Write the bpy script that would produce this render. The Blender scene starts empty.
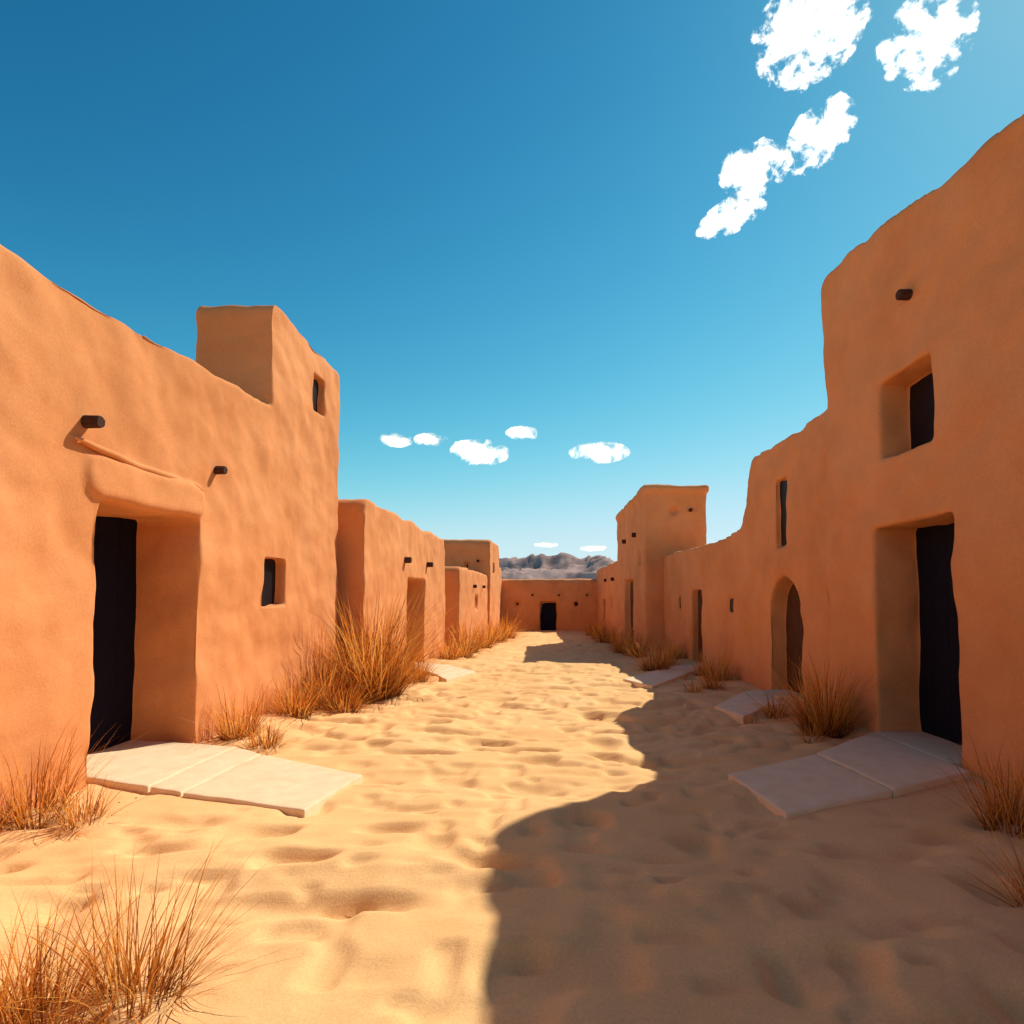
import bpy, bmesh, math, random
import numpy as np
from mathutils import Vector, Matrix, noise as mnoise

scene = bpy.context.scene
coll = scene.collection
random.seed(7)

# ------------------------------------------------------------------ helpers
def link(ob, parent=None):
    coll.objects.link(ob)
    if parent is not None:
        ob.parent = parent
    return ob

def empty(name):
    e = bpy.data.objects.new(name, None)
    e.empty_display_size = 0.3
    return link(e)

def nodes_of(name):
    m = bpy.data.materials.new(name)
    m.use_nodes = True
    nt = m.node_tree
    b = nt.nodes["Principled BSDF"]
    b.inputs["Specular IOR Level"].default_value = 0.15
    return m, nt, b

def N(nt, t, **kw):
    n = nt.nodes.new(t)
    for k, v in kw.items():
        setattr(n, k, v)
    return n

def noise_node(nt, vec, scale, detail=4, rough=0.55, dist=0.0):
    n = N(nt, "ShaderNodeTexNoise")
    n.inputs["Scale"].default_value = scale
    n.inputs["Detail"].default_value = detail
    n.inputs["Roughness"].default_value = rough
    n.inputs["Distortion"].default_value = dist
    nt.links.new(vec, n.inputs["Vector"])
    return n

def ramp(nt, fac, stops):
    r = N(nt, "ShaderNodeValToRGB")
    el = r.color_ramp.elements
    while len(el) < len(stops):
        el.new(0.5)
    for e, (p, c) in zip(el, stops):
        e.position = p
        e.color = (*c, 1) if len(c) == 3 else c
    nt.links.new(fac, r.inputs["Fac"])
    return r

def mixc(nt, fac, a, b, blend='MIX'):
    m = N(nt, "ShaderNodeMix", data_type='RGBA', blend_type=blend)
    if isinstance(fac, (int, float)):
        m.inputs[0].default_value = fac
    else:
        nt.links.new(fac, m.inputs[0])
    for i, v in ((6, a), (7, b)):
        if isinstance(v, tuple):
            m.inputs[i].default_value = (*v, 1)
        else:
            nt.links.new(v, m.inputs[i])
    return m.outputs[2]

def math_(nt, op, a, b=0.0):
    m = N(nt, "ShaderNodeMath", operation=op)
    for k, v in enumerate((a, b)):
        if isinstance(v, (int, float)): m.inputs[k].default_value = v
        else: nt.links.new(v, m.inputs[k])
    return m.outputs[0]

# ------------------------------------------------------------------ materials
def adobe_material(name, base, dark, light):
    m, nt, b = nodes_of(name)
    geo = N(nt, "ShaderNodeNewGeometry")
    pos = geo.outputs["Position"]
    n1 = noise_node(nt, pos, 0.9, 5, 0.62, 0.0)
    r1 = ramp(nt, n1.outputs["Fac"], [(0.3, dark), (0.52, base), (0.72, light)])
    n2 = noise_node(nt, pos, 45, 4, 0.75)
    r2 = ramp(nt, n2.outputs["Fac"], [(0.3, (0.90, 0.88, 0.87)), (0.65, (1.03, 1.03, 1.03))])
    c = mixc(nt, 1.0, r1.outputs[0], r2.outputs[0], 'MULTIPLY')
    nt.links.new(c, b.inputs["Base Color"])
    b.inputs["Roughness"].default_value = 0.95
    bm1 = N(nt, "ShaderNodeBump"); bm1.inputs["Strength"].default_value = 0.4; bm1.inputs["Distance"].default_value = 0.008
    nt.links.new(n2.outputs["Fac"], bm1.inputs["Height"])
    nt.links.new(bm1.outputs[0], b.inputs["Normal"])
    return m

M_ADOBE = adobe_material("adobe_plaster", (0.78, 0.320, 0.122), (0.69, 0.266, 0.094), (0.83, 0.365, 0.152))

def sand_material():
    m, nt, b = nodes_of(name="sand")
    pos = N(nt, "ShaderNodeNewGeometry").outputs["Position"]
    n1 = noise_node(nt, pos, 0.8, 3, 0.6)
    r1 = ramp(nt, n1.outputs["Fac"], [(0.3, (0.81, 0.485, 0.21)), (0.7, (0.90, 0.575, 0.27))])
    n2 = noise_node(nt, pos, 75, 4, 0.75)
    r2 = ramp(nt, n2.outputs["Fac"], [(0.3, (0.86, 0.84, 0.82)), (0.65, (1.04, 1.04, 1.04))])
    c = mixc(nt, 1.0, r1.outputs[0], r2.outputs[0], 'MULTIPLY')
    nt.links.new(c, b.inputs["Base Color"])
    b.inputs["Roughness"].default_value = 1.0
    b.inputs["Specular IOR Level"].default_value = 0.05
    b1 = N(nt, "ShaderNodeBump"); b1.inputs["Strength"].default_value = 0.5; b1.inputs["Distance"].default_value = 0.006
    nt.links.new(n2.outputs["Fac"], b1.inputs["Height"])
    nt.links.new(b1.outputs[0], b.inputs["Normal"])
    return m
M_SAND = sand_material()

def simple_material(name, c1, c2, scale=12, rough=0.8, bump=0.3, dist=0.01, stretch=None, detail=4):
    m, nt, b = nodes_of(name)
    pos = N(nt, "ShaderNodeNewGeometry").outputs["Position"]
    if stretch:
        mp = N(nt, "ShaderNodeMapping"); mp.inputs["Scale"].default_value = stretch
        nt.links.new(pos, mp.inputs["Vector"]); pos = mp.outputs[0]
    n = noise_node(nt, pos, scale, detail, 0.65)
    r = ramp(nt, n.outputs["Fac"], [(0.3, c1), (0.7, c2)])
    nt.links.new(r.outputs[0], b.inputs["Base Color"])
    b.inputs["Roughness"].default_value = rough
    if bump:
        bp = N(nt, "ShaderNodeBump"); bp.inputs["Strength"].default_value = bump; bp.inputs["Distance"].default_value = dist
        nt.links.new(n.outputs["Fac"], bp.inputs["Height"])
        nt.links.new(bp.outputs[0], b.inputs["Normal"])
    return m

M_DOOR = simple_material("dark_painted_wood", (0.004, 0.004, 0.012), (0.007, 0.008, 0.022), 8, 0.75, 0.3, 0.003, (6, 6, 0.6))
M_BROWNDOOR = simple_material("brown_wood", (0.07, 0.028, 0.013), (0.12, 0.05, 0.024), 8, 0.8, 0.4, 0.004, (6, 6, 0.6))
M_PANE = simple_material("dark_window_pane", (0.008, 0.005, 0.008), (0.014, 0.009, 0.012), 3, 0.5, 0.0)
M_VIGA = simple_material("weathered_log", (0.030, 0.014, 0.010), (0.10, 0.045, 0.028), 18, 0.85, 0.6, 0.006, (1, 4, 4))
M_SLAB = simple_material("pale_stone_slab", (0.78, 0.57, 0.35), (0.87, 0.68, 0.45), 6, 0.9, 0.35, 0.006)
M_HILL = simple_material("rocky_hill", (0.26, 0.165, 0.15), (0.50, 0.35, 0.31), 0.05, 1.0, 0.5, 3.0, None, 8)
M_PEB = simple_material("pebble", (0.35, 0.20, 0.11), (0.55, 0.36, 0.22), 30, 0.95, 0.0)

def grass_material(name, stops):
    m, nt, b = nodes_of(name)
    at = N(nt, "ShaderNodeAttribute"); at.attribute_name = "tone"
    sep = N(nt, "ShaderNodeSeparateColor"); nt.links.new(at.outputs["Color"], sep.inputs[0])
    r = ramp(nt, sep.outputs[0], stops)
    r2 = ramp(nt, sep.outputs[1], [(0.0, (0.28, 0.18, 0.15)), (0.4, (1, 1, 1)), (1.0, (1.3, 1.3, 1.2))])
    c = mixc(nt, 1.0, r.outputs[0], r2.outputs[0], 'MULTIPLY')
    nt.links.new(c, b.inputs["Base Color"])
    b.inputs["Roughness"].default_value = 0.6
    tr = N(nt, "ShaderNodeBsdfTranslucent"); nt.links.new(c, tr.inputs["Color"])
    mx = N(nt, "ShaderNodeMixShader"); mx.inputs[0].default_value = 0.45
    nt.links.new(b.outputs[0], mx.inputs[1]); nt.links.new(tr.outputs[0], mx.inputs[2])
    nt.links.new(mx.outputs[0], nt.nodes["Material Output"].inputs["Surface"])
    return m
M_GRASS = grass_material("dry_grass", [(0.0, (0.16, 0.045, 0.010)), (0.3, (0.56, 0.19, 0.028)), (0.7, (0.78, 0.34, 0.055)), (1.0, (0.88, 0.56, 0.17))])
M_SPROUT = grass_material("green_sprout", [(0.0, (0.12, 0.13, 0.03)), (1.0, (0.28, 0.27, 0.07))])

# ------------------------------------------------------------------ ground height field
rng = np.random.RandomState(11)
TAB = rng.rand(8, 256, 256)
def vnoise(x, y, s=0):
    xi = np.floor(x).astype(int); yi = np.floor(y).astype(int)
    fx = x - xi; fy = y - yi
    fx = fx*fx*fx*(fx*(fx*6-15)+10); fy = fy*fy*fy*(fy*(fy*6-15)+10)
    t = TAB[s]
    a = t[xi % 256, yi % 256]; b = t[(xi+1) % 256, yi % 256]
    c = t[xi % 256, (yi+1) % 256]; d = t[(xi+1) % 256, (yi+1) % 256]
    return (a*(1-fx)+b*fx)*(1-fy) + (c*(1-fx)+d*fx)*fy
def sstep(a, b, v):
    t = np.clip((v-a)/(b-a), 0, 1)
    return t*t*(3-2*t)
def gh(x, y):
    x = np.asarray(x, float); y = np.asarray(y, float)
    base = -0.0325*np.clip(y-3, 0, 38)
    near = 1 - sstep(40, 60, y)
    wx = x + 0.25*vnoise(x*1.3, y*1.3, 6); wy = y + 0.25*vnoise(x*1.3+9, y*1.3, 7)
    h = 0.09*(vnoise(wx/1.7, wy/1.3, 0)-0.5)
    h += 0.06*(vnoise(wx/0.75+3, wy/0.45+9, 1)-0.5)
    n = vnoise(wx/0.34+5, wy/0.24+2, 2)
    fade = 1-0.35*sstep(6, 20, y)
    h -= 0.080*sstep(0.50, 0.95, n)*fade
    n2 = vnoise(wx/0.17+15, wy/0.13+22, 5)
    h -= 0.036*sstep(0.6, 0.95, n2)*fade
    h += 0.020*(vnoise(wx/0.24, wy/0.13, 3)-0.5)
    h += 0.006*(vnoise(wx/0.08, wy/0.06, 4)-0.5)
    # level sand round the doorsteps
    flat = np.exp(-((x+2.9)/1.5)**4-((y-5.3)/1.15)**4) + np.exp(-((x-2.8)/1.5)**4-((y-5.3)/1.3)**4)
    h = h*(1-0.75*flat)
    bank = 0.07*np.exp(-((np.abs(x)-3.8)/0.45)**2)*(0.5+vnoise(x*0, y/0.8, 5))*(1-0.9*flat)
    far = 3.0*(vnoise(x/220, y/220, 6)-0.5)*sstep(60, 300, np.abs(y)+np.abs(x))
    return base + h*near + bank*near + far

def axis(lo, hi, d0, far, grow):
    mid = np.arange(lo, hi, d0)
    up = [hi]; d = d0
    while up[-1] < far:
        d *= grow; up.append(up[-1]+d)
    dn = [lo]; d = d0
    while dn[-1] > -far:
        d *= grow; dn.append(dn[-1]-d)
    return np.array(dn[:0:-1] + list(mid) + up)
xs = axis(-4.0, 4.0, 0.03, 4500, 1.09)
ys1 = [1.2]; d = 0.028
while ys1[-1] < 5000:
    if ys1[-1] < 45:
        d = max(0.026, min(0.16, 0.026*ys1[-1]/5.0))
    else:
        d *= 1.09
    ys1.append(ys1[-1]+d)
dn = [1.2]; d = 0.05
while dn[-1] > -3000:
    d *= 1.15; dn.append(dn[-1]-d)
ysa = np.array(dn[:0:-1] + ys1)
GX, GY = np.meshgrid(xs, ysa)
GZ = gh(GX, GY)
nx, ny = len(xs), len(ysa)
verts = np.stack([GX, GY, GZ], -1).reshape(-1, 3)
i = np.arange(ny-1)[:, None]*nx + np.arange(nx-1)[None, :]
faces = np.stack([i, i+1, i+1+nx, i+nx], -1).reshape(-1, 4)
def np_mesh(name, verts, faces, smooth=True):
    me = bpy.data.meshes.new(name)
    me.vertices.add(len(verts)); me.vertices.foreach_set("co", verts.astype(np.float32).ravel())
    k = faces.shape[1]
    me.loops.add(len(faces)*k); me.loops.foreach_set("vertex_index", faces.astype(np.int32).ravel())
    me.polygons.add(len(faces))
    me.polygons.foreach_set("loop_start", np.arange(0, len(faces)*k, k, dtype=np.int32))
    me.polygons.foreach_set("use_smooth", np.full(len(faces), smooth))
    me.update(calc_edges=True)
    return me
me = np_mesh("sand_ground", verts, faces)
me.materials.append(M_SAND)
link(bpy.data.objects.new("sand_ground", me))
print("ground", nx, ny)

# ------------------------------------------------------------------ buildings
def prism(prof, x0, x1):
    bm = bmesh.new()
    a = [bm.verts.new((x0, y, z)) for y, z in prof]
    b = [bm.verts.new((x1, y, z)) for y, z in prof]
    bm.faces.new(a); bm.faces.new(b[::-1])
    n = len(prof)
    for i in range(n):
        j = (i+1) % n
        bm.faces.new((a[i], b[i], b[j], a[j]))
    bmesh.ops.recalc_face_normals(bm, faces=bm.faces[:])
    return bm
def prism_y(prof, y0, y1):
    bm = prism(prof, y0, y1)
    for v in bm.verts:
        v.co = Vector((v.co.y, v.co.x, v.co.z))
    bmesh.ops.recalc_face_normals(bm, faces=bm.faces[:])
    return bm
def tmp_obj(bm, name="tmp"):
    me = bpy.data.meshes.new(name); bm.to_mesh(me); bm.free()
    return link(bpy.data.objects.new(name, me))
def box_bm(bm, x0, x1, y0, y1, z0, z1):
    v = [bm.verts.new((x, y, z)) for x in (x0, x1) for y in (y0, y1) for z in (z0, z1)]
    for f in ((0,1,3,2),(4,6,7,5),(0,4,5,1),(2,3,7,6),(0,2,6,4),(1,5,7,3)):
        bm.faces.new([v[k] for k in f])
def rect(a0, a1, z0, z1):
    return [(a0, z0), (a1, z0), (a1, z1), (a0, z1)]
def arch(a0, a1, z0, z1):
    c = (a0+a1)/2; r = (a1-a0)/2; zs = z1-r
    return [(a0, z0), (a1, z0)] + [(c+r*math.cos(t), zs+r*math.sin(t)) for t in np.linspace(0, math.pi, 13)]
def fillet(prof, r, zmin=1.0):
    out = []; n = len(prof)
    for k in range(n):
        p = Vector(prof[k]); a = Vector(prof[k-1]); b = Vector(prof[(k+1) % n])
        u = (a-p); v = (b-p)
        if p.y < zmin or abs(u.normalized().dot(v.normalized())) > 0.9:
            out.append(tuple(p)); continue
        rr = min(r, u.length*0.45, v.length*0.45)
        p0 = p+u.normalized()*rr; p1 = p+v.normalized()*rr
        for t in np.linspace(0, 1, 6):
            out.append(tuple(p0*(1-t)**2 + p*2*t*(1-t) + p1*t*t))
    return out

def solid(name, parts, openings, voxel, smooth_it, amp, parent, mat=M_ADOBE, fr=0.28):
    obs = [tmp_obj(prism(fillet(p[0], fr), p[1], p[2])) for p in parts]
    base = obs[0]
    for o in obs[1:]:
        md = base.modifiers.new("u", 'BOOLEAN'); md.operation = 'UNION'; md.object = o; md.solver = 'EXACT'
    for op in openings:
        side, w, dep = op['side'], op['w'], op['d']
        prof = (arch if op.get('arch') else rect)(op['a'][0], op['a'][1], op['z'][0], op['z'][1])
        if side == '+X': bm = prism(prof, w-dep, w+0.6)
        elif side == '-X': bm = prism(prof, w-0.6, w+dep)
        else: bm = prism_y(prof, w-0.6, w+dep)
        c = tmp_obj(bm); obs.append(c)
        md = base.modifiers.new("d", 'BOOLEAN'); md.operation = 'DIFFERENCE'; md.object = c; md.solver = 'EXACT'
    r = base.modifiers.new("r", 'REMESH'); r.mode = 'VOXEL'; r.voxel_size = voxel
    s = base.modifiers.new("s", 'SMOOTH'); s.factor = 0.5; s.iterations = smooth_it
    dg = bpy.context.evaluated_depsgraph_get()
    me = bpy.data.meshes.new_from_object(base.evaluated_get(dg))
    for o in obs:
        m0 = o.data; bpy.data.objects.remove(o); bpy.data.meshes.remove(m0)
    nv = len(me.vertices)
    co = np.empty(nv*3, np.float32); me.vertices.foreach_get("co", co); co = co.reshape(-1, 3)
    no = np.empty(nv*3, np.float32); me.vertices.foreach_get("normal", no); no = no.reshape(-1, 3)
    dsp = np.empty(nv); dz = np.empty(nv)
    off = Vector((sum(map(ord, name)) % 17 + parts[0][1]*3, 0, 0))
    for k in range(nv):
        p = Vector(co[k].tolist()) + off
        dsp[k] = amp*(0.8*mnoise.noise(p*0.8) + 0.65*mnoise.noise(p*1.9+Vector((5, 3, 1))) + 0.38*mnoise.noise(p*3.8) + 0.08*mnoise.noise(p*9.0))
        dz[k] = 0.06*mnoise.noise(Vector((p.x*0.5, p.y*0.75, 3.3))) + 0.03*mnoise.noise(Vector((p.x, p.y*2.2, 8.3)))
    co2 = co + no*dsp[:, None]
    co2[:, 2] += dz*np.clip((co[:, 2]-1.8)/1.5, 0, 1)*(amp/0.05)
    me.vertices.foreach_set("co", co2.astype(np.float32).ravel())
    me.polygons.foreach_set("use_smooth", np.ones(len(me.polygons), bool))
    me.update()
    me.materials.clear(); me.materials.append(mat)
    ob = bpy.data.objects.new("walls", me)
    link(ob, parent)
    print(name, nv)
    return ob

def to_world(side, w, dep):
    if side == '+X': return lambda a, t, z: (w+t, a, z)
    if side == '-X': return lambda a, t, z: (w-t, a, z)
    return lambda a, t, z: (a, w-t, z)
def abox(bm, f, a0, a1, t0, t1, z0, z1):
    p = f(a0, t0, z0); q = f(a1, t1, z1)
    box_bm(bm, min(p[0], q[0]), max(p[0], q[0]), min(p[1], q[1]), max(p[1], q[1]), min(p[2], q[2]), max(p[2], q[2]))
def finish(bm, name, mat, parent, bevel=0.0, smooth=False):
    bmesh.ops.recalc_face_normals(bm, faces=bm.faces[:])
    me = bpy.data.meshes.new(name); bm.to_mesh(me); bm.free()
    if smooth:
        me.polygons.foreach_set("use_smooth", np.ones(len(me.polygons), bool))
    me.materials.append(mat)
    ob = link(bpy.data.objects.new(name, me), parent)
    if bevel:
        b = ob.modifiers.new("b", 'BEVEL'); b.width = bevel; b.segments = 2
    return ob

def fill_opening(op, parent, idx):
    f = to_world(op['side'], op['w'], op['d']); a0, a1 = op['a']; z0, z1 = op['z']; t = -op['d']
    bm = bmesh.new()
    kind = op.get('kind', 'door')
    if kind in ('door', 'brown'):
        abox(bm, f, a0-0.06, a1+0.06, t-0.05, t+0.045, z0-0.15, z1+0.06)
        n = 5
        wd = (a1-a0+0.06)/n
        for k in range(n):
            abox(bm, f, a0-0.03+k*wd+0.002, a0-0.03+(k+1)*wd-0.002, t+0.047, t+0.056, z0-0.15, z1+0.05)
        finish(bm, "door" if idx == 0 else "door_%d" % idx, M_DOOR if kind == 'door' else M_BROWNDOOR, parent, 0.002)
    else:
        abox(bm, f, a0-0.05, a1+0.05, t-0.05, t+0.035, z0-0.05, z1+0.05)
        finish(bm, "window_pane_%d" % idx, M_PANE, parent)

def viga(side, w, a, z, out, r, parent, idx):
    f = to_world(side, w, 0)
    bm = bmesh.new(); seg = 14; rings = []
    rr = random.Random(idx*7+int(a*10))
    prof = [(-0.4, 1.0), (0.0, 1.0), (out*0.5, 0.97), (out-0.012, 0.95), (out, 0.86)]
    wob = [1+rr.uniform(-0.07, 0.07) for _ in range(seg)]
    for t, s in prof:
        rings.append([bm.verts.new(f(a+r*s*wob[k]*math.cos(2*math.pi*k/seg), t, z+r*s*wob[k]*math.sin(2*math.pi*k/seg))) for k in range(seg)])
    for i in range(len(rings)-1):
        for k in range(seg):
            j = (k+1) % seg
            bm.faces.new((rings[i][k], rings[i][j], rings[i+1][j], rings[i+1][k]))
    bm.faces.new(rings[0][::-1]); bm.faces.new(rings[-1])
    finish(bm, "viga_%d" % idx, M_VIGA, parent)

def house(parts, openings, vigas, voxel, smooth_it, amp, fr=0.28):
    e = empty("adobe_house")
    solid(e.name, parts, openings, voxel, smooth_it, amp, e, fr=fr)
    for k, op in enumerate(openings):
        if op.get('kind') != 'none':
            fill_opening(op, e, k)
    for k, v in enumerate(vigas):
        viga(*v, e, k+1)
    return e

def O(side, w, a, z, d, kind='window', arch=False):
    return dict(side=side, w=w, a=a, z=z, d=d, kind=kind, arch=arch)

B = -1.0
# left row, nearest house with roof tower
XL = -3.78
eL = house([([(-2.5, B), (10.65, B), (10.65, 4.2), (8.3, 4.0), (7.6, 3.96), (6.5, 3.95), (4, 3.90), (-2.5, 3.9)], -8.0, XL),
       ([(8.02, 3.0), (10.62, 3.0), (10.62, 5.42), (8.02, 5.46)], -4.82, XL+0.001),
       ([(4.85, 2.32), (6.5, 2.34), (6.5, 2.62), (4.85, 2.66)], XL-0.3, XL+0.045)],
      [O('+X', XL, (5.02, 6.45), (-0.08, 2.30), 0.72, 'door'),
       O('+X', XL, (7.92, 8.56), (1.32, 1.98), 0.17),
       O('+X', XL, (9.47, 9.93), (4.42, 5.02), 0.14)],
      [('+X', XL, 4.84, 2.92, 0.12, 0.052), ('+X', XL, 6.72, 2.90, 0.12, 0.048)],
      0.030, 2, 0.05, 0.2)
# plaster ridge over the door
bm = bmesh.new(); rings = []
for s in np.linspace(0, 1, 30):
    y = 4.70+1.78*s; z = 2.76-0.09*s-0.035*math.sin(s*math.pi)-0.05*max(0, s-0.9)*10
    r = 0.024*(1-abs(2*s-1)**8)+0.004
    q = Vector((0, y, z))
    rings.append([bm.verts.new((XL+0.012+r*math.cos(t)+0.02*mnoise.noise(q*3), y, z+r*1.1*math.sin(t)+0.012*mnoise.noise(q*4))) for t in np.linspace(0, 2*math.pi, 10, endpoint=False)])
for a, b in zip(rings, rings[1:]):
    for k in range(10):
        bm.faces.new((a[k], a[(k+1) % 10], b[(k+1) % 10], b[k]))
finish(bm, "lintel_ridge", M_ADOBE, eL, smooth=True)

# right row, tall house
XR = 3.7
house([([(-2.5, B), (8.0, B), (8.0, 5.70), (7.3, 5.74), (6.6, 5.66), (5.6, 5.42), (4.6, 5.28), (-2.5, 5.28)], XR, 8.0)],
      [O('-X', XR, (5.52, 6.86), (-0.08, 2.26), 0.55, 'door'),
       O('-X', XR, (5.76, 6.68), (3.02, 3.88), 0.38)],
      [('-X', XR, 6.08, 4.6, 0.10, 0.055)],
      0.030, 2, 0.045, 0.16)
# right row, house with arch doorway and long low wall
X2 = 3.82
house([([(7.6, B-0.5), (20.2, B-0.5), (20.2, 2.72), (16, 2.68), (13.2, 2.66), (12.0, 2.8), (11.65, 3.05), (11.45, 3.95), (10.6, 4.05), (9.2, 4.02), (7.6, 4.08)], X2, 7.5)],
      [O('-X', X2, (9.15, 10.45), (-0.25, 1.78), 0.34, 'brown', True),
       O('-X', X2, (9.62, 10.12), (2.26, 3.4), 0.12),
       O('-X', X2, (8.12, 8.3), (1.36, 1.62), 0.08),
       O('-X', X2, (12.5, 12.95), (1.08, 1.4), 0.08),
       O('-X', X2, (15.1, 16.2), (-0.5, 1.55), 0.22, 'brown'),
       O('-X', X2, (17.6, 17.95), (1.0, 1.35), 0.08),],
      [], 0.042, 2, 0.05)
# right row, watch-tower house
X3 = 3.2
house([([(20.2, -2), (28.6, -2), (28.6, 5.1), (20.2, 5.1)], X3, 5.3),
       ([(20.12, 4.85), (28.66, 4.85), (28.66, 5.12), (20.12, 5.12)], X3-0.07, 5.37)],
      [O('-X', X3, (23.2, 25.8), (-0.8, 1.96), 0.3, 'brown'),
       O('F', 20.2, (4.02, 4.34), (4.10, 4.38), 0.2),
       O('-X', X3, (21.2, 21.8), (2.4, 2.9), 0.16)],
      [('-X', X3, 22.3, 3.6, 0.15, 0.09), ('-X', X3, 25.4, 3.6, 0.15, 0.09),
       ('F', 20.2, 4.75, 4.25, 0.12, 0.06)],
      0.08, 2, 0.05)
# right row, farthest low house
house([([(28.5, -2), (41.5, -2), (41.5, 2.9), (28.5, 3.0)], 3.2, 7.5)],
      [O('-X', 3.2, (31, 31.9), (0.6, 1.3), 0.16), O('-X', 3.2, (35.0, 36.4), (-1.2, 1.0), 0.3, 'door')],
      [('-X', 3.2, 30.2, 2.1, 0.15, 0.09), ('-X', 3.2, 34, 2.1, 0.15, 0.09)],
      0.1, 2, 0.05)
# left row, second house
house([([(10.95, -1.5), (19.4, -1.5), (19.4, 3.18), (15, 3.2), (10.95, 3.28)], -7.5, -3.4)],
      [O('+X', -3.4, (14.3, 16.3), (-0.5, 1.85), 0.6, 'brown'),],
      [('+X', -3.4, 14.0, 2.25, 0.16, 0.075), ('+X', -3.4, 16.6, 2.25, 0.16, 0.075)],
      0.05, 3, 0.05)
# left row, third house
house([([(20.6, -2), (30.0, -2), (30.0, 2.3), (20.6, 2.36)], -7.5, -3.1)],
      [O('+X', -3.1, (25.0, 25.9), (0.7, 1.3), 0.16)],
      [('+X', -3.1, 24.2, 1.7, 0.15, 0.07), ('+X', -3.1, 27.5, 1.7, 0.15, 0.07)],
      0.08, 2, 0.045)
# left row, fourth house (tower)
house([([(30.0, -2), (35.4, -2), (35.4, 4.1), (30.0, 4.1)], -5.6, -3.0),
       ([(33.0, -2), (40.9, -2), (40.9, 3.0), (33.0, 3.0)], -7.5, -3.3)],
      [O('F', 30.0, (-4.3, -4.0), (2.6, 3.0), 0.2), O('+X', -3.0, (31.5, 32.4), (2.4, 3.0), 0.2)],
      [('F', 30.0, -3.6, 3.0, 0.15, 0.07)],
      0.1, 2, 0.05)
# house closing the street
house([([(40.8, -2.2), (45.5, -2.2), (45.5, 2.3), (40.8, 2.3)], -8, 8)],
      [O('F', 40.8, (-0.68, 0.5), (-1.3, 0.78), 0.4, 'door'),
       O('F', 40.8, (-2.4, -2.0), (0.4, 0.8), 0.2), O('F', 40.8, (1.6, 2.0), (0.4, 0.8), 0.2)],
      [('F', 40.8, x, 1.2, 0.15, 0.075) for x in (-1.2, 0.6, 2.5)],
      0.1, 2, 0.05)

# ------------------------------------------------------------------ stone doorsteps
def doorstep(slabs):
    e = empty("stone_doorstep")
    for k, (pts, zt) in enumerate(slabs):
        c = [Vector((x, y, z)) for (x, y), z in zip(pts, zt)]
        lu = ((c[1]-c[0]).length+(c[2]-c[3]).length)/2; lv = ((c[3]-c[0]).length+(c[2]-c[1]).length)/2
        def params(L):
            ins = list(np.linspace(0.03, L-0.03, max(3, int(L/0.06))))
            a = [(0, .25), (0, .014), (.005, .005), (.014, 0.001)] + [(d, 0.0) for d in ins] + [(L-.014, .001), (L-.005, .005), (L, .014), (L, .25)]
            return [(d/L, o) for d, o in a]
        pu, pv = params(lu), params(lv)
        V = []
        for v, ov in pv:
            for u, ou in pu:
                p = (c[0]*(1-u)+c[1]*u)*(1-v) + (c[3]*(1-u)+c[2]*u)*v
                q = mnoise.noise_vector(p*5.0+Vector((k, 0, 0)))*0.010 + mnoise.noise_vector(p*17.0)*0.003
                zz = p.z - max(ou, ov) + 0.006*mnoise.noise(p*2.5) + 0.0015*mnoise.noise(p*11)
                V.append((p.x+q.x, p.y+q.y, zz))
        a, b = len(pu), len(pv)
        i = np.arange(b-1)[:, None]*a + np.arange(a-1)[None, :]
        me = np_mesh("slab_%d" % (k+1), np.array(V), np.stack([i, i+1, i+1+a, i+a], -1).reshape(-1, 4))
        me.materials.append(M_SLAB)
        link(bpy.data.objects.new("slab_%d" % (k+1), me), e)
def g1(x, y): return float(gh(x, y))
doorstep([([(-4.55, 5.38), (-3.225, 4.88), (-3.18, 6.15), (-4.55, 6.50)], [-0.03, -0.02, -0.03, -0.04]),
          ([(-3.200, 4.87), (-2.875, 4.745), (-2.805, 5.90), (-3.160, 6.13)], [-0.025, -0.025, -0.035, -0.035]),
          ([(-2.845, 4.74), (-1.75, 4.36), (-1.62, 5.24), (-2.775, 5.89)], [-0.025, -0.02, -0.035, -0.04])])
doorstep([([(2.70, 4.78), (3.64, 5.26), (3.6, 6.78), (2.60, 5.92)], [-0.01, -0.01, -0.03, -0.03]),
          ([(3.65, 5.56), (4.4, 5.56), (4.4, 6.84), (3.65, 6.84)], [-0.02, -0.02, -0.04, -0.04]),
          ([(1.66, 4.28), (2.68, 4.77), (2.58, 5.90), (1.54, 5.28)], [-0.02, -0.015, -0.035, -0.04])])
doorstep([([(3.1, 8.75), (4.2, 9.3), (4.2, 10.5), (3.3, 10.2)], [-0.12, -0.14, -0.16, -0.15]),
          ([(2.55, 8.0), (3.09, 8.73), (3.28, 10.18), (2.42, 8.9)], [-0.12, -0.13, -0.15, -0.15])])
doorstep([([(3.2, 13.7), (4.1, 15.2), (4.1, 16.1), (3.2, 15.3)], [-0.30, -0.34, -0.37, -0.36]),
          ([(1.9, 11.2), (3.18, 13.7), (3.18, 15.3), (1.5, 12.4)], [-0.23, -0.30, -0.35, -0.27])])
doorstep([([(-2.7, 13.7), (-2.6, 15.4), (-3.7, 16.1), (-3.7, 14.5)], [-0.31, -0.35, -0.36, -0.33]),
          ([(-2.1, 12.3), (-1.7, 13.8), (-2.59, 15.38), (-2.69, 13.7)], [-0.27, -0.31, -0.35, -0.31])])

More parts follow.
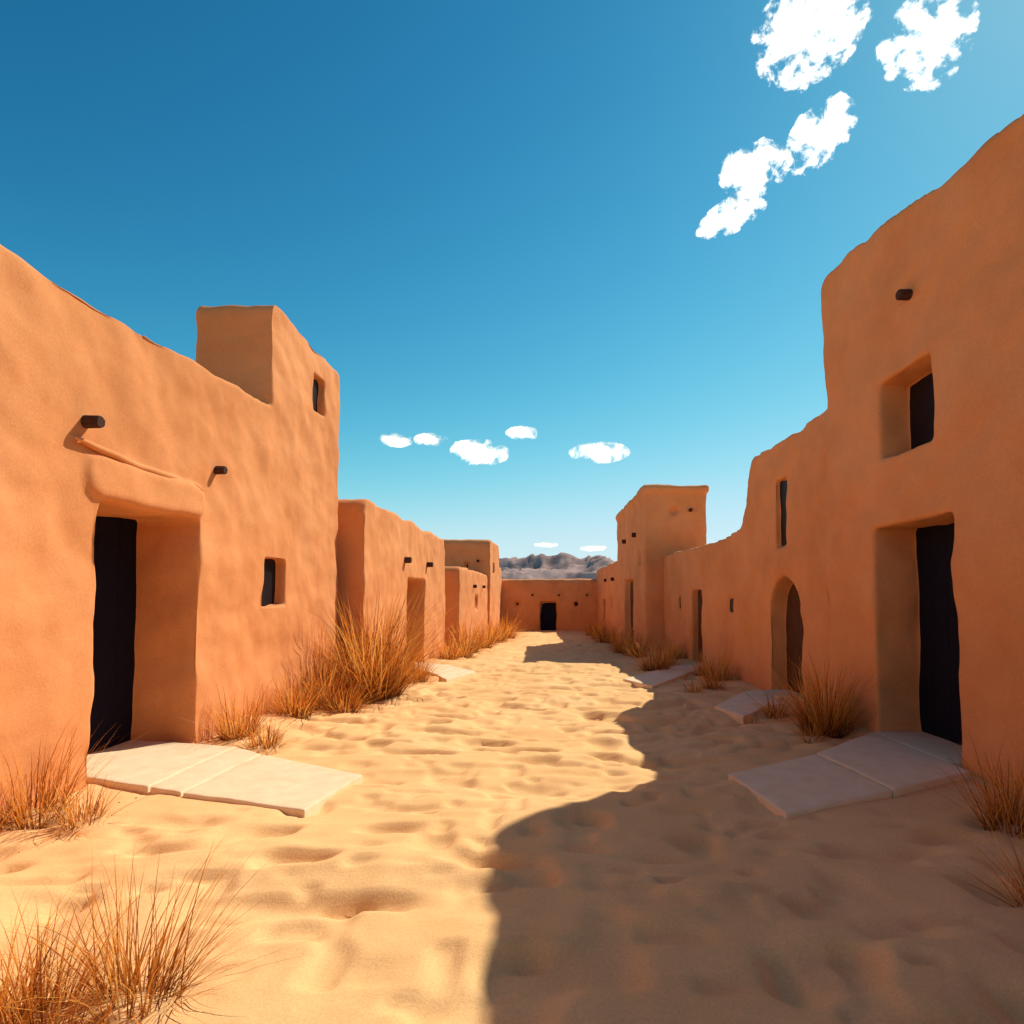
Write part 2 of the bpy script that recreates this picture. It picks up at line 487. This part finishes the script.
# ------------------------------------------------------------------ dry grass
def tuft(x, y, h, spread, n, w, seed, name="dry_grass_clump", mat=M_GRASS, lean=(0, 0), stiff=1.0):
    r = random.Random(seed)
    V = []; F = []; T = []
    segs = 6
    for b in range(n):
        ang = r.uniform(0, 2*math.pi)
        rr = 0.15*h*math.sqrt(r.random())*(0.6+spread)
        bx, by = x+rr*math.cos(ang), y+rr*math.sin(ang)
        a2 = ang + r.gauss(0, 0.5)
        tilt = min(1.35, abs(r.gauss(0.0, 0.42))*spread + 0.05 + 0.5*rr/h)
        L = h*r.uniform(0.45, 1.15)*(1.0 if r.random() < 0.75 else 0.55)
        curve = r.uniform(0.15, 1.0)*stiff
        tone = r.random()
        wid = w*r.uniform(0.6, 1.3)
        p = Vector((bx, by, g1(x, y)-0.04))
        th = tilt
        side = Vector((-math.sin(a2), math.cos(a2), 0))
        sa = r.uniform(-0.9, 0.9)
        tw = r.gauss(0, 0.35)
        base = len(V)
        for s in range(segs+1):
            f = s/segs
            ww = wid*(1-f)**0.7*0.5 + 0.0003
            sd = (side*math.cos(sa) + Vector((0, 0, 1))*math.sin(sa)*0.5)
            V.append(p - sd*ww); V.append(p + sd*ww)
            T += [(tone, f, 0, 1)]*2
            th2 = th + curve*f*f
            aa = a2 + tw*f
            d = Vector((math.sin(th2)*math.cos(aa)+lean[0]*f, math.sin(th2)*math.sin(aa)+lean[1]*f, math.cos(th2)))
            p = p + d*(L/segs)
        for s in range(segs):
            k = base+2*s
            F.append((k, k+1, k+3, k+2))
    me = np_mesh(name, np.array([tuple(v) for v in V]), np.array(F), False)
    ca = me.color_attributes.new("tone", 'FLOAT_COLOR', 'POINT')
    ca.data.foreach_set("color", np.array(T, np.float32).ravel())
    me.materials.append(mat)
    link(bpy.data.objects.new(name, me))

T = [ # x, y, h, spread, n, width
 (-3.62, 4.28, 0.72, 1.0, 260, .008), (-3.24, 4.22, 0.34, 1.5, 200, .007), (-3.75, 4.0, 0.4, 1.4, 160, .007),
 (-3.48, 6.78, 0.66, 1.1, 320, .010), (-3.02, 6.45, 0.38, 1.7, 260, .009),
 (-3.45, 8.2, 0.72, 1.3, 380, .012), (-3.42, 9.2, 1.0, 1.0, 380, .012), (-3.05, 8.95, 0.60, 1.6, 360, .012),
 (-3.05, 10.3, 1.95, 1.0, 1200, .017), (-2.75, 12.4, 0.65, 1.6, 300, .015), (-3.0, 13.3, 0.8, 1.4, 300, .015),
 (-3.1, 11.7, 0.9, 1.4, 300, .015),
 (-3.0, 17.6, 0.9, 1.5, 260, .02), (-2.75, 19.0, 0.8, 1.7, 240, .02), (-2.9, 21.0, 1.35, 1.4, 320, .026),
 (-2.55, 22.5, 1.0, 1.6, 260, .026), (-2.7, 24.8, 1.4, 1.5, 280, .028), (-2.4, 27.5, 1.3, 1.6, 260, .032),
 (-2.3, 30.5, 1.5, 1.6, 260, .036), (-2.6, 34.0, 1.3, 1.6, 220, .036),
 # foreground cluster
 (-2.08, 2.34, 0.48, 1.05, 220, .0062), (-1.84, 2.24, 0.46, 1.1, 230, .0062), (-1.58, 2.38, 0.54, 1.15, 290, .0060),
 (-2.0, 2.08, 0.36, 1.3, 220, .0055), (-1.66, 2.08, 0.32, 1.5, 220, .0055), (-1.82, 2.0, 0.30, 1.6, 220, .0055),
 (3.06, 4.05, 0.60, 1.1, 320, .007), (2.50, 3.06, 0.42, 1.4, 260, .006), (3.5, 4.5, 0.45, 1.4, 200, .007),
 (3.28, 7.2, 1.0, 1.05, 640, .011), (2.95, 6.85, 0.28, 1.8, 160, .008), (3.4, 7.7, 0.6, 1.4, 240, .011),
 (3.1, 8.3, 0.42, 1.5, 240, .011), (2.65, 7.8, 0.26, 1.8, 140, .010),
 (3.45, 12.3, 0.75, 1.4, 300, .015), (3.0, 11.2, 0.42, 1.8, 200, .014), (2.55, 10.7, 0.35, 1.8, 140, .013),
 (3.4, 13.3, 0.6, 1.5, 200, .015),
 (2.5, 14.4, 0.85, 1.5, 280, .017), (2.95, 15.8, 0.8, 1.6, 260, .017), (3.5, 17.0, 0.8, 1.5, 240, .019),
 (2.7, 18.5, 1.0, 1.5, 260, .022), (2.5, 20.5, 0.9, 1.6, 240, .024), (2.75, 22.6, 1.1, 1.6, 240, .026),
 (2.4, 26.0, 1.1, 1.6, 220, .03), (2.6, 30.0, 1.2, 1.6, 220, .034), (2.5, 34.0, 1.2, 1.6, 200, .036)]
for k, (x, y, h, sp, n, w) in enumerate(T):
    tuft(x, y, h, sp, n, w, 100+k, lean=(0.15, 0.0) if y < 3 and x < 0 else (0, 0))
for k, (x, y) in enumerate([(-3.05, 4.35), (-2.75, 3.4), (-2.95, 3.75), (2.95, 4.55), (2.2, 3.8), (-2.7, 8.3)]):
    tuft(x, y, 0.06, 2.2, 14, .006, 900+k, "green_sprout", M_SPROUT)

rb = random.Random(5); bm = bmesh.new()
for k in range(300):
    s = rb.choice((-1, 1)); yy = 2.6 + 14*rb.random()**1.5
    xx = s*(3.65 - abs(rb.gauss(0, 0.3)))
    rad = rb.uniform(0.004, 0.011)
    mt = Matrix.Translation((xx, yy, g1(xx, yy)+rad*0.1)) @ Matrix.Rotation(rb.random()*6, 4, 'Z') @ Matrix.Diagonal((1.0, rb.uniform(.6, 1), rb.uniform(.4, .8), 1))
    bmesh.ops.create_icosphere(bm, subdivisions=1, radius=rad, matrix=mt)
finish(bm, "pebbles", M_PEB, None, smooth=True)

# ------------------------------------------------------------------ hills
hx = np.linspace(-900, 900, 600); hy = np.linspace(560, 1100, 110)
HX, HY = np.meshgrid(hx, hy)
v = (HY-560)/540
env = np.sin(np.clip(v, 0, 1)*math.pi)**0.8
rid = lambda s, k: 1-np.abs(2*vnoise(HX/s+3*k, HY/s+5*k, k)-1)
hz = env*(17 + 20*rid(120, 1) + 12*rid(50, 2) + 9*rid(20, 3) + 4.5*rid(9, 4)) - 8
vv = np.stack([HX, HY, hz], -1).reshape(-1, 3)
i = np.arange(109)[:, None]*600 + np.arange(599)[None, :]
me = np_mesh("hills", vv, np.stack([i, i+1, i+601, i+600], -1).reshape(-1, 4))
me.materials.append(M_HILL)
link(bpy.data.objects.new("hills", me))

# ------------------------------------------------------------------ clouds (thin sheets of vapour 1.5 km off)
mc = bpy.data.materials.new("cloud_vapour"); mc.use_nodes = True; nt = mc.node_tree; nt.nodes.clear()
tc = N(nt, "ShaderNodeTexCoord")
pos = N(nt, "ShaderNodeNewGeometry").outputs["Position"]
vm = N(nt, "ShaderNodeVectorMath", operation='SUBTRACT'); vm.inputs[1].default_value = (0.5, 0.5, 0)
nt.links.new(tc.outputs["UV"], vm.inputs[0])
ln = N(nt, "ShaderNodeVectorMath", operation='LENGTH'); nt.links.new(vm.outputs[0], ln.inputs[0])
nA = noise_node(nt, pos, 0.017, 8, 0.63, 0.25)
s = math_(nt, 'MULTIPLY', nA.outputs["Fac"], 2.9)
s = math_(nt, 'SUBTRACT', s, math_(nt, 'MULTIPLY', ln.outputs["Value"], 2.0))
rim = math_(nt, 'MAXIMUM', math_(nt, 'SUBTRACT', ln.outputs["Value"], 0.38), 0.0)
s = math_(nt, 'SUBTRACT', s, math_(nt, 'MULTIPLY', rim, 9.0))
mr = N(nt, "ShaderNodeMapRange"); mr.interpolation_type = 'SMOOTHSTEP'
mr.inputs["From Min"].default_value = 0.60; mr.inputs["From Max"].default_value = 1.15
nt.links.new(s, mr.inputs["Value"])
edge = math_(nt, 'LESS_THAN', ln.outputs["Value"], 0.499)
al = math_(nt, 'MULTIPLY', mr.outputs["Result"], edge)
rc = ramp(nt, nA.outputs["Fac"], [(0.38, (0.62, 0.67, 0.73)), (0.60, (0.94, 0.94, 0.94))])
df = N(nt, "ShaderNodeBsdfDiffuse"); nt.links.new(rc.outputs[0], df.inputs["Color"])
tl = N(nt, "ShaderNodeBsdfTranslucent"); nt.links.new(rc.outputs[0], tl.inputs["Color"])
ad = N(nt, "ShaderNodeAddShader"); nt.links.new(df.outputs[0], ad.inputs[0]); nt.links.new(tl.outputs[0], ad.inputs[1])
tp = N(nt, "ShaderNodeBsdfTransparent")
mx = N(nt, "ShaderNodeMixShader"); nt.links.new(al, mx.inputs[0]); nt.links.new(tp.outputs[0], mx.inputs[1]); nt.links.new(ad.outputs[0], mx.inputs[2])
out = N(nt, "ShaderNodeOutputMaterial"); nt.links.new(mx.outputs[0], out.inputs["Surface"])

def cloud(ax, az, w, h, D=1500, rot=0.0):
    c = Vector((ax*D, D, 1.55+az*D)); fwd = c.normalized()
    right = fwd.cross(Vector((0, 0, 1))).normalized(); up = right.cross(fwd)
    right, up = right*math.cos(rot)+up*math.sin(rot), up*math.cos(rot)-right*math.sin(rot)
    n = 13; V = []; F = []; UV = []
    for j in range(n):
        for i in range(n):
            u, v = i/(n-1)-.5, j/(n-1)-.5
            V.append(tuple(c + right*u*w + up*v*h + fwd*(u*u+v*v)*w*0.3)); UV.append((u+.5, v+.5))
    for j in range(n-1):
        for i in range(n-1):
            k = j*n+i; F.append((k, k+1, k+n+1, k+n))
    me = np_mesh("cloud", np.array(V), np.array(F))
    uvl = me.uv_layers.new(name="UVMap")
    li = np.empty(len(me.loops), np.int32); me.loops.foreach_get("vertex_index", li)
    uvl.data.foreach_set("uv", np.array(UV, np.float32)[li].ravel())
    me.materials.append(mc)
    link(bpy.data.objects.new("cloud", me))
for ax, az, w, h, rot in [(.450, .975, 370, 320, .3), (.655, .953, 270, 290, .6), (.464, .780, 250, 180, .6), (.350, .722, 235, 165, .0),
                     (.314, .643, 250, 110, .35), (-.118, .231, 190, 90, 0), (.084, .231, 200, 70, 0), (-.26, .252, 115, 46, 0),
                     (-.199, .252, 115, 48, 0), (-.045, .264, 115, 46, 0), (-.008, .076, 90, 18, 0), (.07, .070, 100, 22, 0)]:
    cloud(ax, az, w, h, 1500, rot)

# ------------------------------------------------------------------ light, sky, camera
EL = math.radians(45.3); AZ = math.radians(45.5)
sd = Vector((math.sin(AZ)*math.cos(EL), math.cos(AZ)*math.cos(EL), math.sin(EL)))
L = bpy.data.lights.new("sun", 'SUN'); L.energy = 5.0; L.angle = math.radians(0.5); L.color = (1.0, 0.90, 0.74)
lo = bpy.data.objects.new("sun", L); link(lo); lo.rotation_euler = sd.to_track_quat('Z', 'Y').to_euler(); lo.location = sd*60

w = bpy.data.worlds.new("World"); scene.world = w; w.use_nodes = True; nt = w.node_tree
sky = N(nt, "ShaderNodeTexSky"); sky.sky_type = 'NISHITA'; sky.sun_disc = False
sky.sun_elevation = EL; sky.sun_rotation = AZ; sky.altitude = 1200; sky.air_density = 1.0; sky.dust_density = 0.3; sky.ozone_density = 1.5
bg = nt.nodes["Background"]; bg.inputs["Strength"].default_value = 0.11
sp = N(nt, "ShaderNodeSeparateColor"); nt.links.new(sky.outputs[0], sp.inputs[0])
cb = N(nt, "ShaderNodeCombineColor")
for k, (e, c, t, mxv) in enumerate([(2.2, 6.5, 0.62, 0.66), (1.5, 2.0, 1.0, 0.90), (1.35, 1.42, 0.95, 1.06)]):
    v = math_(nt, 'MULTIPLY', math_(nt, 'POWER', sp.outputs[k], 1.15), 0.11*t)
    v = math_(nt, 'MULTIPLY', math_(nt, 'POWER', v, e), c)
    q = math_(nt, 'POWER', math_(nt, 'DIVIDE', v, mxv), 2.0)
    v = math_(nt, 'DIVIDE', v, math_(nt, 'SQRT', math_(nt, 'ADD', q, 1.0)))
    v = math_(nt, 'DIVIDE', v, 0.11)
    nt.links.new(v, cb.inputs[k])
nt.links.new(cb.outputs[0], bg.inputs["Color"])

cam = bpy.data.cameras.new("camera"); co = bpy.data.objects.new("camera", cam); link(co)
P = math.radians(2.5)
co.location = (0, 0, 1.55); co.rotation_euler = (math.pi/2+P, 0, 0)
cam.sensor_width = 36; cam.lens = 600/1024*36
cam.shift_x = -38/1024; cam.shift_y = (78-26.2)/1024
cam.clip_start = 0.05; cam.clip_end = 12000
scene.camera = co
scene.view_settings.view_transform = 'Standard'; scene.view_settings.look = 'None'; scene.view_settings.exposure = 0
